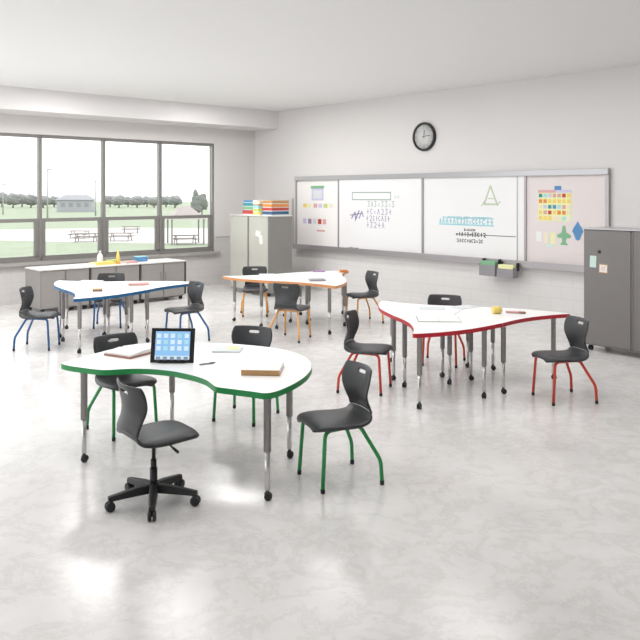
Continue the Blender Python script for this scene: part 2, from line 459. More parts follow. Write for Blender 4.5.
# the five-star swivel chair
sw = tag(empty('swivel_chair', (-1.131, 5.20, 0), rot_of((.8, .6))), 'charcoal swivel chair on black five-star wheeled base before the green-edged table', 'chair')
LIFT = .02
def swivel():
    sh = Vector((0, .02, 0))
    s = shell_mesh('seat', 0, SPLIT, 'swivel_shell_shaded', sw, LIFT); s.location = sh
    b = shell_mesh('backrest', SPLIT, len(PROF)-1, 'swivel_shell_shaded', sw, LIFT, True); b.location = sh
    m = MB(); m.box((-.11, -.09, .435+LIFT-.03), (.11, .15, .452+LIFT-.012)); m.lathe([(.05, .40), (.065, .43), (.065, .46)], n=14)
    m.build('seat_plate', 'black_plastic', sw, bevel=.006)
    m = MB(); m.tube([(0, .02, .435), (.12, .05, .425), (.19, .06, .405)], [.006, .006, .006]); m.tube([(.18, .058, .408), (.235, .066, .395)], [.009, .010]); m.build('lever', 'black_plastic', sw)
    m = MB(); m.lathe([(.013, .25), (.013, .42)], n=12); m.lathe([(.020, .24), (.020, .30), (.017, .30)], n=12); m.lathe([(.026, .09), (.026, .24), (.020, .24)], n=14); m.build('gas_column', 'black_plastic', sw)
    m = MB(); m.lathe([(.030, .075), (.045, .085), (.045, .125), (.032, .14)], n=16); m.build('hub', 'black_plastic', sw)
    base_world = [(-1.387, 5.052), (-1.077, 4.90), (-.837, 5.166), (-1.003, 5.463), (-1.353, 5.391)]
    for k in range(5):
        an0 = math.atan2(4.90-5.2, -1.077+1.131) + k*2*math.pi/5 - (sw.rotation_euler.z)
        d = Vector((math.cos(an0), math.sin(an0), 0)); q = Vector((-d.y, d.x, 0)); L = .305
        a = MB(); sec = []
        for t, wd, z0, z1 in ((.02, .032, .078, .135), (.12, .030, .076, .128), (.22, .026, .072, .112), (L, .022, .066, .098)):
            c = d*t; sec.append([c-q*wd+Vector((0,0,z0)), c+q*wd+Vector((0,0,z0)), c+q*wd*.75+Vector((0,0,z1)), c-q*wd*.75+Vector((0,0,z1))])
        vs = [p for s_ in sec for p in s_]; fs = [(3,2,1,0), tuple(range(12,16))]
        for i in range(3):
            for j in range(4): fs.append((i*4+j, i*4+(j+1)%4, i*4+4+(j+1)%4, i*4+4+j))
        a.add(vs, fs); arm = a.build('base_arm', 'black_plastic', sw, bevel=.005)
        c = MB(); cen = d*(L-.012)
        for s_ in (-1, 1):
            ax = Matrix.Rotation(math.pi/2, 3, d)      # wheel axis across the arm
            c.lathe([(.016, .004), (.031, .006), (.033, .014), (.031, .025), (.016, .028)] if s_ > 0 else [(.016, -.028), (.031, -.025), (.033, -.014), (.031, -.006), (.016, -.004)],
                    cen + Vector((0, 0, .033)), 16, ax)
        c.tube([cen + Vector((0,0,.03)), cen + Vector((0,0,.075))], .009)
        c.build('caster', 'black_plastic', arm)
swivel()

# ------------------------------------------------------------------ tables
ZT = .745; ZE = .703
def add_leg(root, x, y):
    l = MB().lathe([(.030, ZE), (.030, ZE-.012), (.0265, ZE-.014), (.0265, .335), (.0235, .333)], (x, y, 0), 16).build('leg', 'leg_metal', root)
    MB().lathe([(.0185, .36), (.0185, .072), (.0155, .070)], (x, y, 0), 14).build('extension_tube', 'chrome', l)
    c = MB(); c.lathe([(.012, .085), (.013, .055), (.020, .052), (.022, .045)], (x, y, 0), 12)
    ax = Matrix.Rotation(math.pi/2, 3, 'X')
    for s_ in (-1, 1):
        c.lathe([(.012, s_*.012-.009), (.026, s_*.012-.007), (.028, s_*.012), (.026, s_*.012+.007), (.012, s_*.012+.009)], (x+.006, y, .028), 14, ax)
    c.build('caster', 'black_plastic', l)
def table_top(root, poly, colour, edge_faces=None):
    """poly: CCW outline; edge band runs round it"""
    n = len(poly)
    c = Vector((sum(p[0] for p in poly)/n, sum(p[1] for p in poly)/n))
    cen = [Vector(p) for p in poly]
    ins = []
    for i in range(n):
        t = (cen[(i+1) % n] - cen[i-1]).normalized(); ins.append(cen[i] + Vector((-t.y, t.x))*.003)
    m = MB(); m.prism(ins, ZE+.001, ZT-.0005); m.build('tabletop', 'laminate', root)
    e = MB()
    out = [(p.x, p.y) for p in cen]; inn = [(p.x, p.y) for p in ins]
    vs = [(x,y,ZE) for x,y in out] + [(x,y,ZT-.001) for x,y in out] + [(x,y,ZE) for x,y in inn] + [(x,y,ZT-.001) for x,y in inn]
    fs = []
    for k in range(n):
        if edge_faces is not None and not edge_faces[k]: continue
        j = (k+1) % n
        fs += [(k,j,n+j,n+k), (n+k,n+j,3*n+j,3*n+k), (2*n+j,2*n+k,3*n+k,3*n+j), (k,2*n+k,2*n+j,j)]
    e.add(vs, fs); e.build('edge_band', 'edge_'+colour, root)

SOFF = [(0,0),(.05,.045),(.15,.092),(.27,.108),(.38,.084),(.52,.025),(.62,-.035),(.75,-.075),(.88,-.060),(.95,-.030),(1,0)]
TIPR = 1.34
def s_side(th0, n=30):
    """S curve from the tip at angle th0 to the next tip, counter-clockwise, round the origin"""
    a = Vector((math.cos(th0), math.sin(th0)))*TIPR; b = Vector((math.cos(th0+2*math.pi/3), math.sin(th0+2*math.pi/3)))*TIPR
    d = (b-a); out = Vector((d.y, -d.x)).normalized()
    pr = catmull(SOFF, 4, False)
    return [a + d*p.x + out*p.y for p in pr]
def petal(th):
    """kite of one table: centre -> half the side before -> tip -> half the side after"""
    pre = s_side(th-2*math.pi/3); post = s_side(th)
    h = len(pre)//2
    pts = pre[h:-1]; k = 3
    tip = pre[-1]
    # rounded tip
    p0 = pre[-3]; p2 = post[2]
    tipc = [p0*(1-t)**2 + tip*2*t*(1-t) + p2*t*t for t in [i/6 for i in range(7)]]
    rim = pre[h:-3] + tipc + post[3:h+1]
    poly = [Vector((0,0))] + rim
    return poly
LEG_POL = [(1.13, 0), (.19, 2), (.76, 41), (.70, -56)]
def cluster(colour, cen, th0, labs, group, moved={}):
    gap = .002
    poly = petal(0)
    n = len(poly)
    faces = [True]*n; faces[0] = False; faces[n-1] = False
    ctr = Vector((.45, 0))
    poly = [p + (ctr-p).normalized()*gap if i in (0, 1, n-1) else p for i, p in enumerate(poly)]
    src = None
    for k in range(3):
        if src is None:
            src = empty('activity_table', (0,0,0)); o = src
            table_top(o, poly, colour, faces)
            for r, da in LEG_POL: add_leg(o, r*math.cos(R(da)), r*math.sin(R(da)))
        else: o = copy_tree(src)
        put(o, (*cen, 0), R(th0 + 120*k))
        tag(o, labs[k], 'table', group)
        legs = [c for c in o.children if c.name.startswith('leg')]
        for (kk, j), (r, da) in moved.items():
            if kk == k:
                r0, d0 = LEG_POL[j]
                legs[j].location = (r*math.cos(R(da)) - r0*math.cos(R(d0)), r*math.sin(R(da)) - r0*math.sin(R(d0)), 0)
cluster('red', (1.51, 8.60), 2.5, ['white red-edged table whose tip points to the red-legged chair by the grey cabinet',
    'white red-edged table at the back left of its cluster, before the orange-legged lone chair',
    'white red-edged table whose tip points towards the viewer, with the large open notebook'], 'red-edged tables fitted together', {(2, 0): (1.25, 2), (2, 3): (.66, -36), (1, 2): (.68, 56)})
cluster('blue', (-3.03, 11.20), 23, ['white blue-edged table whose tip reaches the blue-legged chair on the right',
    'white blue-edged table at the left of its cluster, before the low cabinet end',
    'white blue-edged table whose blunt tip points towards the viewer'], 'blue-edged tables fitted together')
cluster('orange', (-.29, 12.48), 52.5, ['white orange-edged table whose far tip points to the board on the wall',
    'white orange-edged table whose tip reaches left before the tall cabinet',
    'white orange-edged table whose tip points towards the viewer, beside the near orange-legged chair'], 'orange-edged tables fitted together')

G = [(-2.062, 6.105), (-1.98, 6.035), (-1.903, 5.992), (-1.72, 5.905), (-1.635, 5.895), (-1.53, 5.920), (-1.45, 5.935), (-1.32, 5.925), (-1.148, 5.860), (-1.045, 5.791), (-.931, 5.695), (-.83, 5.575),
     (-.765, 5.44), (-.725, 5.375), (-.63, 5.325), (-.463, 5.246), (-.38, 5.205), (-.315, 5.235), (-.245, 5.34), (-.170, 5.50), (-.105, 5.70), (-.070, 5.90), (-.064, 6.06), (-.075, 6.21),
     (-.14, 6.42), (-.27, 6.63), (-.443, 6.775), (-.8, 6.93), (-1.1, 6.99), (-1.4, 7.00), (-1.671, 6.90), (-1.80, 6.72), (-1.917, 6.50), (-2.03, 6.24), (-2.07, 6.15)]
gt = tag(empty('activity_table', (-1.1, 6.1, 0)), 'large white wavy table with green edge carrying the tablet, nearest the viewer', 'table')
table_top(gt, [(p.x+1.1, p.y-6.1) for p in catmull(G, 4)], 'green')
for x, y in ((-1.849, 5.994), (-.361, 5.246), (-.243, 6.085), (-1.319, 6.82)): add_leg(gt, x+1.1, y-6.1)

# ------------------------------------------------------------------ things on the tables
def sheet(name, c, sx, sy, rz, m, label, cat, th=.003, z=ZT, bevel=0):
    b = MB(); b.box((-sx/2, -sy/2, 0), (sx/2, sy/2, th)); o = b.build(name, m, None, bevel)
    put(o, (*c, z), R(rz)); return tag(o, label, cat)
def book(name, c, sx, sy, th, rz, cover, label, cat='book', z=ZT, topless=False):
    """closed book: cover boards with spine on the -y side, pages between"""
    root = tag(empty(name, (*c, z), R(rz)), label, cat)
    t = min(.004, th*.2)
    b = MB(); b.box((-sx/2, -sy/2, 0), (sx/2, sy/2, t)); b.box((-sx/2, -sy/2, 0), (sx/2, -sy/2+t, th))
    if not topless: b.box((-sx/2, -sy/2, th-t), (sx/2, sy/2, th))
    b.build('cover', cover, root)
    p = MB(); p.box((-sx/2+t, -sy/2+t, t), (sx/2-t, sy/2-t, th-t if not topless else th)); p.build('pages', 'paper', root)
    return root
def open_book(name, c, sx, sy, rz, cover, label, z=ZT, th=.018, curl=.02, base=.003):
    root = tag(empty(name, (*c, z), R(rz)), label, 'book')
    b = MB(); b.box((-sx/2, -sy/2, 0), (sx/2, sy/2, base)); b.build('cover', cover, root)
    for s_ in (-1, 1):
        p = MB(); N = 8; top = []; 
        vs = []
        for i in range(N+1):
            t = i/N; x = s_*(.002 + t*(sx/2-.010)); zz = base + th*(1-.55*t) * (1 if t > .08 else .75) + curl*max(0, t-.6)**2*(1 if s_ > 0 else 0)
            for yy in (-sy/2+.006, sy/2-.006):
                vs.append((x, yy, base)); vs.append((x, yy, zz))
        fs = []
        for i in range(N):
            a = i*4; c2 = a+4
            fs += [(a+1, c2+1, c2+3, a+3), (a, a+2, c2+2, c2), (a, c2, c2+1, a+1), (a+2, a+3, c2+3, c2+2)]
        fs += [(0,1,3,2), (N*4, N*4+2, N*4+3, N*4+1)]
        p.add(vs, fs); p.build('page_block', 'paper', root)
    return root

# tablet on its stand, on the green-edged table
tb = tag(empty('tablet', (-1.187, 6.12, ZT+.0038), R(-2)), 'black tablet standing on the green-edged table showing a grid of app icons', 'tablet')
TILT = Matrix.Rotation(R(-14), 4, 'X')
TW, TH = .352, .275
b = MB(); b.box((-TW/2, 0, 0), (TW/2, .014, TH), TILT); b.build('case', 'bezel', tb, bevel=.004)
b = MB(); b.box((-TW/2+.036, -.0012, .026), (TW/2-.036, .0005, TH-.026), TILT)
scr = b.build('screen', 'screen_blue', tb)
b = MB()
sw_, shh = TW-.072, TH-.052
b.use('screen_pale'); b.box((-TW/2+.036, -.0018, .026+.012), (TW/2-.036, -.0008, .026+.030), TILT)
b.use('screen_dock'); b.box((-TW/2+.036, -.0018, .026), (TW/2-.036, -.0006, .026+.014), TILT)
b.build('dock_bar', None, scr)
for r_ in range(4):
    for c_ in range(5):
        s_ = .034; x = -TW/2+.036 + sw_*(c_+.5)/5
        z = .036 if r_ == 3 else TH-.026 - .035 - r_*.050
        i_ = MB()
        i_.box((x-s_/2, -.0030, z-s_/2*(.8 if r_ == 3 else 1)), (x+s_/2, -.0012, z+s_/2*(.8 if r_ == 3 else 1)), TILT)
        i_.build('app_icon', 'screen_dark' if r_ == 3 else random.choice(['screen_pale', 'screen_pale', 'screen_teal']), scr)
b = MB(); b.box((-.09, .012, .01), (.09, .020, .17), Matrix.Translation((0, .125, 0)) @ Matrix.Rotation(R(24), 4, 'X')); b.box((-.11, -.01, 0), (.11, .13, .006)); b.build('stand', 'bezel', tb)

ob = open_book('open_book', (-1.585, 6.52), .40, .30, 60, 'brown', 'open book with white pages and brown cover left of the tablet', th=.030, base=.016)
book('hardcover_book', (-.435, 5.86), .29, .31, .040, -4, 'tan', 'thick tan-spined book with white top at the right of the green-edged table', topless=True)
sheet('notepad', (-.80, 6.63), .24, .20, -3, 'paper_cool', 'white notepad in front of the middle green-legged chair', 'notepad', .012)
sheet('sticky_note', (-.755, 6.67), .11, .13, 12, 'pale_yellow', 'pale yellow note lying on the white notepad', 'note', .002, ZT+.012)
pn = tag(empty('pen', (-.895, 6.085, ZT), R(33)), 'grey pen with black tip lying right of the tablet', 'pen')
ax = Matrix.Rotation(math.pi/2, 3, 'Y')
MB().lathe([(.004, -.07), (.0065, -.068), (.0065, .02)], (0, 0, .0065), 10, ax).build('barrel', 'grey', pn)
MB().lathe([(.0066, .02), (.0066, .05), (.002, .072)], (0, 0, .0066), 10, ax).build('tip', 'black_plastic', pn)

open_book('notebook', (1.28, 8.27), .46, .36, -4, 'grey', 'large open white notebook with grey edges on the near red-edged table', th=.008, curl=0)
sheet('paper_sheet', (1.33, 9.07), .30, .21, -8, 'paper_cool', 'white paper sheet lying behind the open notebook on the red-edged tables', 'paper', .004)
sheet('paper_sheet', (1.72, 9.17), .30, .21, 30, 'paper_cool', 'white paper sheet slanting before the chair behind the red-edged tables', 'paper', .004)
tr = tag(empty('tape_roll', (2.0, 8.66, ZT), R(10)), 'yellow tape roll lying on the right red-edged table', 'tape roll')
ax = Matrix.Rotation(math.pi/2, 3, 'Y')
MB().lathe([(.025, -.045), (.042, -.045), (.042, .045), (.025, .045)], (0, 0, .042), 20, ax).build('tape', 'yellow', tr)
MB().lathe([(.018, .040), (.026, .040), (.026, .060), (.018, .060)], (0, 0, .042), 20, ax).build('core', 'paper', tr)
mk = tag(empty('marker', (2.22, 8.68, ZT), R(-20)), 'brown marker lying beside the yellow tape roll', 'marker')
MB().lathe([(.012, -.11), (.013, -.105), (.013, .04)], (0, 0, .013), 12, ax).build('barrel', 'pink', mk)
MB().lathe([(.0135, .04), (.0135, .10), (.006, .115)], (0, 0, .0135), 12, ax).build('cap', 'brown', mk)

sheet('paper_sheet', (-3.56, 11.86), .34, .24, -8, 'paper_cool', 'white paper sheet at the back left of the blue-edged tables', 'paper', .006)
sheet('paper_sheet', (-3.35, 10.88), .22, .16, 14, 'cream', 'cream paper slip near the blunt tip of the blue-edged tables', 'paper', .003)
er = tag(empty('board_eraser', (-3.10, 10.66, ZT), R(12)), 'tan block eraser near the front edge of the blue-edged tables', 'eraser')
MB().box((-.065, -.03, 0), (.065, .03, .014)).build('felt_pad', 'ink_black', er); MB().box((-.065, -.03, .014), (.065, .03, .036)).build('body', 'tan', er, bevel=.004)
book('paperback_book', (-2.71, 11.42), .30, .22, .028, 18, 'pink', 'pink book lying at the right part of the blue-edged tables')

sheet('magazine', (-.89, 12.84), .26, .20, 4, 'paper_cool', 'pale blue-grey magazine at the left of the orange-edged tables', 'magazine', .008)
book('exercise_book', (-.01, 13.36), .20, .15, .022, -10, 'purple', 'small purple book at the back of the orange-edged tables', 'book')
book('exercise_book', (-.05, 11.98), .25, .20, .022, 10, 'grey', 'grey exercise book near the front edge of the orange-edged tables', 'book')
book('exercise_book', (.38, 13.28), .16, .12, .035, 30, 'orange', 'orange book at the far right tip of the orange-edged tables', 'book')

# ------------------------------------------------------------------ cabinets
def add_casters(root, xs, ys, zt, r=.035):
    for x in xs:
        for y in ys:
            c = MB(); ax = Matrix.Rotation(math.pi/2, 3, 'Y')
            for s_ in (-1, 1): c.lathe([(r*.5, s_*.015-.010), (r*.95, s_*.015-.009), (r, s_*.015), (r*.95, s_*.015+.009), (r*.5, s_*.015+.010)], (x, y, r), 14, ax)
            c.tube([(x, y, r), (x, y, zt+.004)], .012); c.box((x-.03, y-.03, zt-.006), (x+.03, y+.03, zt))
            c.build('caster', 'black_plastic', root)
def tall_cabinet(loc, rz, W, D, H, label, body, door, topm):
    """local frame: x along the front, y into the cabinet, front at y=0, left front corner at origin"""
    root = tag(empty('storage_cabinet', loc, rz), label, 'cabinet')
    zb = .08
    b = MB(); b.box((0, .02, zb), (W, D, H-.02)); b.build('body', body, root, bevel=.004)
    t = MB(); t.box((-.005, -.005, H-.02), (W+.005, D+.005, H)); t.build('top_panel', topm, root, bevel=.004)
    g = .035
    for i in range(2):
        x0 = .015 if i == 0 else W/2+g/2; x1 = W/2-g/2 if i == 0 else W-.015
        d = MB(); d.box((x0, 0, zb+.02), (x1, .019, H-.03)); dd = d.build('door', door, root, bevel=.003)
        h = MB(); xx = x1-.004 if i == 0 else x0-.012; h.box((xx, -.010, zb+.03), (xx+.016, .006, H-.04)); h.build('pull_strip', 'frame_grey', dd, bevel=.002)
    k = MB(); k.box((W/2-g/2, .012, zb+.02), (W/2+g/2, .022, H-.03)); k.build('centre_groove', 'groove', root)
    add_casters(root, (.07, W-.07), (.08, D-.08), zb)
    return root
# far cabinet near the window corner, with its notes and game boxes
FC = Vector((-1.95, 16.56, 0)); FW, FD, FH = 1.33, .64, 1.655
tall_cabinet(FC, A_BACK, FW, FD, FH, 'tall two-door pale grey cabinet on wheels in the window corner, with game boxes on top', 'cab_body_left', 'cab_door', 'cab_low_top')
def on_front(base, rz, x, z, off): 
    return base + Matrix.Rotation(rz, 3, 'Z') @ Vector((x, -off, z))
for x, z, s1, s2, t, lab in ((1.00, 1.28, .16, .12, 12, 'upper white paper cut-out stuck on the far tall cabinet'), (1.10, 1.16, .11, .18, -8, 'lower white paper slip stuck on the far tall cabinet')):
    p = MB(); p.box((-s1/2, -.002, -s2/2), (s1/2, 0, s2/2)); o = p.build('paper_note', 'paper'); o.location = on_front(FC, A_BACK, x, z, .001); o.rotation_euler = (0, R(t), A_BACK)
    tag(o, lab, 'note')
p = MB()
p.stroke([(-.05,0),(0,.04),(.05,0),(0,-.04),(-.05,0)], .012); 
# game boxes: three piles
def game_box(x, y, z, sx, sy, sz, m, lab, rz=0.):
    root = tag(empty('game_box', on_front(FC, A_BACK, x, FH+z, -y), A_BACK + R(rz)), lab, 'box', 'game boxes on the far tall cabinet')
    b = MB(); b.box((-sx/2+.003, -sy/2+.003, 0), (sx/2-.003, sy/2-.003, sz*.45)); b.build('tray', 'paper_cool' if m != 'cream' else 'tan', root)
    b = MB(); b.box((-sx/2, -sy/2, sz*.22), (sx/2, sy/2, sz*.985)); b.build('lid', m, root, bevel=.003)
P1 = [('red', .10, .40), ('mid_green', .075, .36), ('teal', .08, .37), ('blue', .06, .33)]
P2 = [('yellow', .07, .20), ('lime', .065, .20), ('cyan', .07, .19), ('cream', .11, .20)]
P3 = [('navy', .085, .60), ('red', .075, .62), ('orange', .075, .56), ('tan', .075, .58)]
N1 = ['bottom red game box of the left pile on the far tall cabinet', 'second lowest, green game box of the left pile on the far tall cabinet', 'third, teal game box of the left pile on the far tall cabinet', 'top blue game box of the left pile on the far tall cabinet']
N2 = ['bottom yellow game box of the narrow middle pile on the far tall cabinet', 'lime game box low in the narrow middle pile on the far tall cabinet', 'cyan game box in the narrow middle pile on the far tall cabinet', 'top cream game box of the narrow middle pile on the far tall cabinet']
N3 = ['bottom dark blue game box of the wide right pile on the far tall cabinet', 'red game box in the wide right pile on the far tall cabinet', 'orange game box in the wide right pile on the far tall cabinet', 'top tan game box of the wide right pile on the far tall cabinet']
for pile, labs, x, dy in ((P1, N1, .46, .32), (P2, N2, .79, .27), (P3, N3, 1.0, .32)):
    z = 0
    for (m, h, wd), lab in zip(pile, labs):
        if pile is P3: game_box(1.08, .40, z, .32, .46, h, m, lab, random.uniform(-3, 3))
        else: game_box(x, dy, z, wd, .34, h, m, lab, random.uniform(-4, 4))
        z += h
# right cabinet
RC = Vector((3.545, 10.31, 0))
tall_cabinet(RC, A_BACK, 1.34, .64, 1.645, 'tall two-door dark grey cabinet on wheels at the right, right of the board', 'cab_body', 'cab_body', 'rail_light')
for x, z, s1, s2, m, lab, cat in ((.145, 1.20, .09, .155, 'mint', 'mint green note stuck on the dark grey cabinet', 'note'), (.29, 1.115, .13, .125, 'paper', 'white note with tan border stuck on the dark grey cabinet', 'note')):
    o = MB(); o.box((-s1/2, -.002, -s2/2), (s1/2, 0, s2/2)); p = o.build('paper_note', m)
    if m == 'paper':
        p.data.materials.clear(); p.data.materials.append(M['tan'])
        q = MB(); q.box((-s1/2+.013, -.0032, -s2/2+.013), (s1/2-.013, -.0018, s2/2-.013)); q.build('centre', 'paper', p)
        q = MB(); q.stroke([(-.03, .02), (.03, .022)], .006, -.0031); q.stroke([(-.03, 0), (.02, 0)], .006, -.0031); q.stroke([(-.03, -.02), (.025, -.02)], .006, -.0031); q.build('drawing', 'pink', p)
    p.location = on_front(RC, A_BACK, x, z, .0005); p.rotation_euler = (0, R(2), A_BACK); tag(p, lab, cat)
mg = MB().lathe([(.022, 0), (.022, .006), (.016, .009)], (0,0,0), 16, Matrix.Rotation(math.pi/2, 3, 'X')).build('magnet', 'black_plastic')
mg.location = on_front(RC, A_BACK, .235, 1.335, .0005); mg.rotation_euler = (0, 0, A_BACK); tag(mg, 'small round black magnet above the notes on the dark grey cabinet', 'magnet')

# low cabinets below the windows
LC0 = Vector((-4.88, 13.36, 0))
LW_ = [(0, .905), (.935, .985), (1.95, .975)]
LL = ['low grey two-door cabinet at the left end of the window row', 'low grey two-door cabinet in the middle of the window row', 'low grey two-door cabinet at the right end of the window row']
for (x0, W_), lab in zip(LW_, LL):
    loc = LC0 + DL*x0
    root = tag(empty('low_cabinet', loc, A_LEFT), lab, 'cabinet', 'low cabinets below the windows')
    H_, D_, zb = .775, .70, .075
    b = MB(); b.box((0, .02, zb), (W_, D_, H_-.025)); b.build('body', 'cab_low', root, bevel=.004)
    t = MB(); t.box((-.012, -.012, H_-.025), (W_+.012, D_, H_)); t.build('top_panel', 'cab_low_top', root, bevel=.004)
    for i in range(2):
        xa = .012 + i*W_/2; xb = W_/2*(i+1) - .012
        d = MB(); d.box((xa, 0, zb+.015), (xb, .019, H_-.035)); dd = d.build('door', 'cab_low', root, bevel=.003)
        h = MB(); xx = xb-.05 if i == 0 else xa+.03; h.box((xx, -.012, .42), (xx+.018, .004, .58)); h.build('handle', 'frame_grey', dd, bevel=.003)
    s_ = MB(); s_.box((W_, .0, .10), (W_+.028, .05, H_-.03)); s_.build('edge_pull', 'groove', root)
    k = MB(); k.box((.03, .06, .055), (W_-.03, D_-.05, zb+.01)); k.build('plinth', 'groove', root)
    add_casters(root, (.06, W_-.06), (.07, D_-.07), zb)
def on_low(x, y, z=.775): return LC0 + DL*x - DB*y*1 + Vector((0,0,z))
def put_low(o, x, y, rz=0., z=.775): o.location = on_low(x, y, z); o.rotation_euler = (0, 0, A_LEFT + R(rz))
o = sheet('magazine', (0,0), .34, .26, 0, 'paper', 'white magazine on the left low cabinet', 'magazine', .02); put_low(o, .42, .30, 8)
o = book('picture_book', (0,0), .40, .28, .045, 0, 'yellow', 'yellow book lying on the middle low cabinet'); put_low(o, 1.28, .26, 4)
o = book('picture_book', (0,0), .22, .20, .05, 0, 'lime', 'lime green book lying beside the yellow one on the middle low cabinet'); put_low(o, 1.62, .50, -4)
vs = tag(empty('bottle', on_low(1.36, .52), 0), 'white bottle standing on the middle low cabinet', 'bottle')
MB().lathe([(.052, 0), (.056, .012), (.056, .13), (.040, .17), (.020, .19), (.020, .205)], n=18).build('body', 'paper', vs)
MB().lathe([(.024, .205), (.024, .235), (.018, .24)], n=14).build('cap', 'paper_cool', vs)
cn = tag(empty('toy_cone', on_low(1.58, .22), A_LEFT), 'upright yellow and orange cone on the middle low cabinet', 'cone')
MB().lathe([(.065, 0), (.060, .012), (.052, .014)], n=20).build('base', 'orange', cn)
MB().lathe([(.052, .014), (.030, .15), (.010, .26), (.003, .265)], n=20).build('cone_body', 'yellow', cn)
o = book('picture_book', (0,0), .26, .2, .03, 0, 'pink', 'pink book lying right of the yellow cone on the middle low cabinet'); put_low(o, 1.83, .24, 6)
bb = tag(empty('storage_bin', on_low(2.16, .40), A_LEFT), 'small blue bin on the right low cabinet', 'bin')
b = MB(); z0, z1 = 0, .085
for (a, c) in (((-.11,-.08,0),(.11,.08,.006)), ((-.11,-.08,0),(.11,-.074,z1)), ((-.11,.074,0),(.11,.08,z1)), ((-.11,-.08,0),(-.104,.08,z1)), ((.104,-.08,0),(.11,.08,z1))): b.box(a, c)
b.build('tub', 'blue', bb)
b = MB(); b.box((-.118,-.088,z1), (.118,.088,z1+.012)); b.build('lid', 'cyan', bb, bevel=.004)

# ------------------------------------------------------------------ board wall
BX0, BX1, BZ0, BZ1 = 1.60, 9.00, .985, 2.40
wb = tag(empty('whiteboard', CORNER, A_BACK), 'wide four-panel whiteboard with grey rail and tray on the back wall', 'whiteboard')
r_ = MB(); r_.box((BX0-.03, -.085, BZ1), (BX1+.03, 0, BZ1+.095)); r_.build('top_rail', 'rail_light', wb, bevel=.005)
r_ = MB(); r_.box((BX0-.03, -.13, BZ0-.115), (BX1+.03, 0, BZ0-.02)); r_.box((BX0-.03, -.13, BZ0-.03), (BX1+.03, -.115, BZ0)); r_.build('tray', 'rail_metal', wb, bevel=.005)
r_ = MB(); r_.box((BX0-.03, -.06, BZ0-.02), (BX0+.02, 0, BZ1)); r_.box((BX1-.03, -.06, BZ0-.02), (BX1+.03, 0, BZ1)); r_.build('side_frame', 'rail_metal', wb, bevel=.004)
panels = [(BX0+.02, 3.015, .035, 'tackboard_pale'), (3.015, 5.328, .060, 'whiteboard'), (5.328, 7.56, .048, 'whiteboard'), (7.56, BX1-.03, .035, 'tackboard')]
pan = []
for a, c, off, m in panels:
    p = MB(); p.box((a, -off, BZ0-.02), (c, 0, BZ1)); pan.append(p.build('panel', m, wb))
for x, off in ((3.015, .072), (5.328, .072), (7.56, .062), (7.40, .055)):
    p = MB(); wd = .028 if x != 7.40 else .012
    p.box((x-wd, -off, BZ0-.02), (x+wd*.3, 0, BZ1)); p.build('divider', 'rail_metal', wb)
# ink: small handwriting-like strokes
def scribble(mb, x0, x1, z, h, w=.010, y=-.0604):
    x = x0
    while x < x1:
        cw = h*random.uniform(.45, .8)
        k = random.choice('abcdef')
        if k == 'a': pts = [(0,.9),(.6,1),(.9,.6),(.2,0),(1,0)]
        elif k == 'b': pts = [(.2,.2),(.8,.2)]; mb.stroke([(x+p*cw, z+(q+.35)*h) for p, q in pts], w, y)
        elif k == 'c': pts = [(.5,0),(.5,1)]; mb.stroke([(x+.1*cw, z+.5*h), (x+.9*cw, z+.5*h)], w, y)
        elif k == 'd': pts = [(.9,.85),(.4,1),(.1,.5),(.4,0),(.9,.2)]
        elif k == 'e': pts = [(.1,1),(.9,1),(.4,.55),(.9,.3),(.5,0),(.1,.1)]
        else: pts = [(.1,0),(.5,1),(.9,0)]
        mb.stroke([(x+p*cw, z+q*h) for p, q in pts], w, y)
        x += cw + h*.28
s = MB(); y2 = -.0602
s.stroke([(3.42,2.13),(4.50,2.13),(4.50,1.985),(3.42,1.985),(3.42,2.13)], .022, y2)
scribble(s, 4.60, 4.72, 2.0, .10, .012)
scribble(s, 3.86, 4.60, 1.84, .11, .013)
s.build('drawn_box', 'ink_green', pan[1])
s = MB()
scribble(s, 3.84, 4.55, 1.69, .11, .012); scribble(s, 3.82, 4.50, 1.56, .10, .012); scribble(s, 3.84, 4.28, 1.42, .11, .012)
s.build('written_sums', 'ink_purple', pan[1])
s = MB(); s.stroke([(3.40,1.60),(3.50,1.72),(3.52,1.58),(3.62,1.76)], .03, y2); s.stroke([(3.36,1.66),(3.66,1.70)], .02, y2); s.stroke([(3.62,1.60),(3.70,1.74),(3.74,1.64)], .025, y2); s.stroke([(3.50,1.55),(3.56,1.62)], .02, y2)
s.build('drawn_scribble', 'ink_purple', pan[1])
y3 = -.0482
s = MB(); s.stroke([(6.72,1.92),(6.85,2.24),(6.99,1.92),(6.72,1.92)], .028, y3); s.stroke([(6.66,1.89),(6.74,1.99)], .02, y3); s.stroke([(6.99,1.90),(7.05,1.97)], .018, y3); s.stroke([(6.80,2.02),(6.92,2.02)], .016, y3)
s.build('drawn_triangle', 'ink_olive', pan[2])
s = MB(); scribble(s, 5.72, 6.92, 1.565, .085, .018, y3); s.stroke([(5.72,1.545),(6.92,1.545)], .02, y3); scribble(s, 5.80, 6.90, 1.66, .03, .012, y3); s.build('written_line', 'ink_cyan', pan[2])
s = MB(); scribble(s, 6.28, 6.52, 1.44, .035, .012, y3); scribble(s, 6.10, 6.72, 1.345, .065, .016, y3); s.stroke([(6.10,1.375),(7.36,1.375)], .012, y3)
scribble(s, 6.12, 6.70, 1.235, .055, .013, y3)
s.build('written_timeline', 'ink_black', pan[2])

def on_board(o, u, z, off): o.location = bw(u, off, z); o.rotation_euler = (0, 0, A_BACK); return o
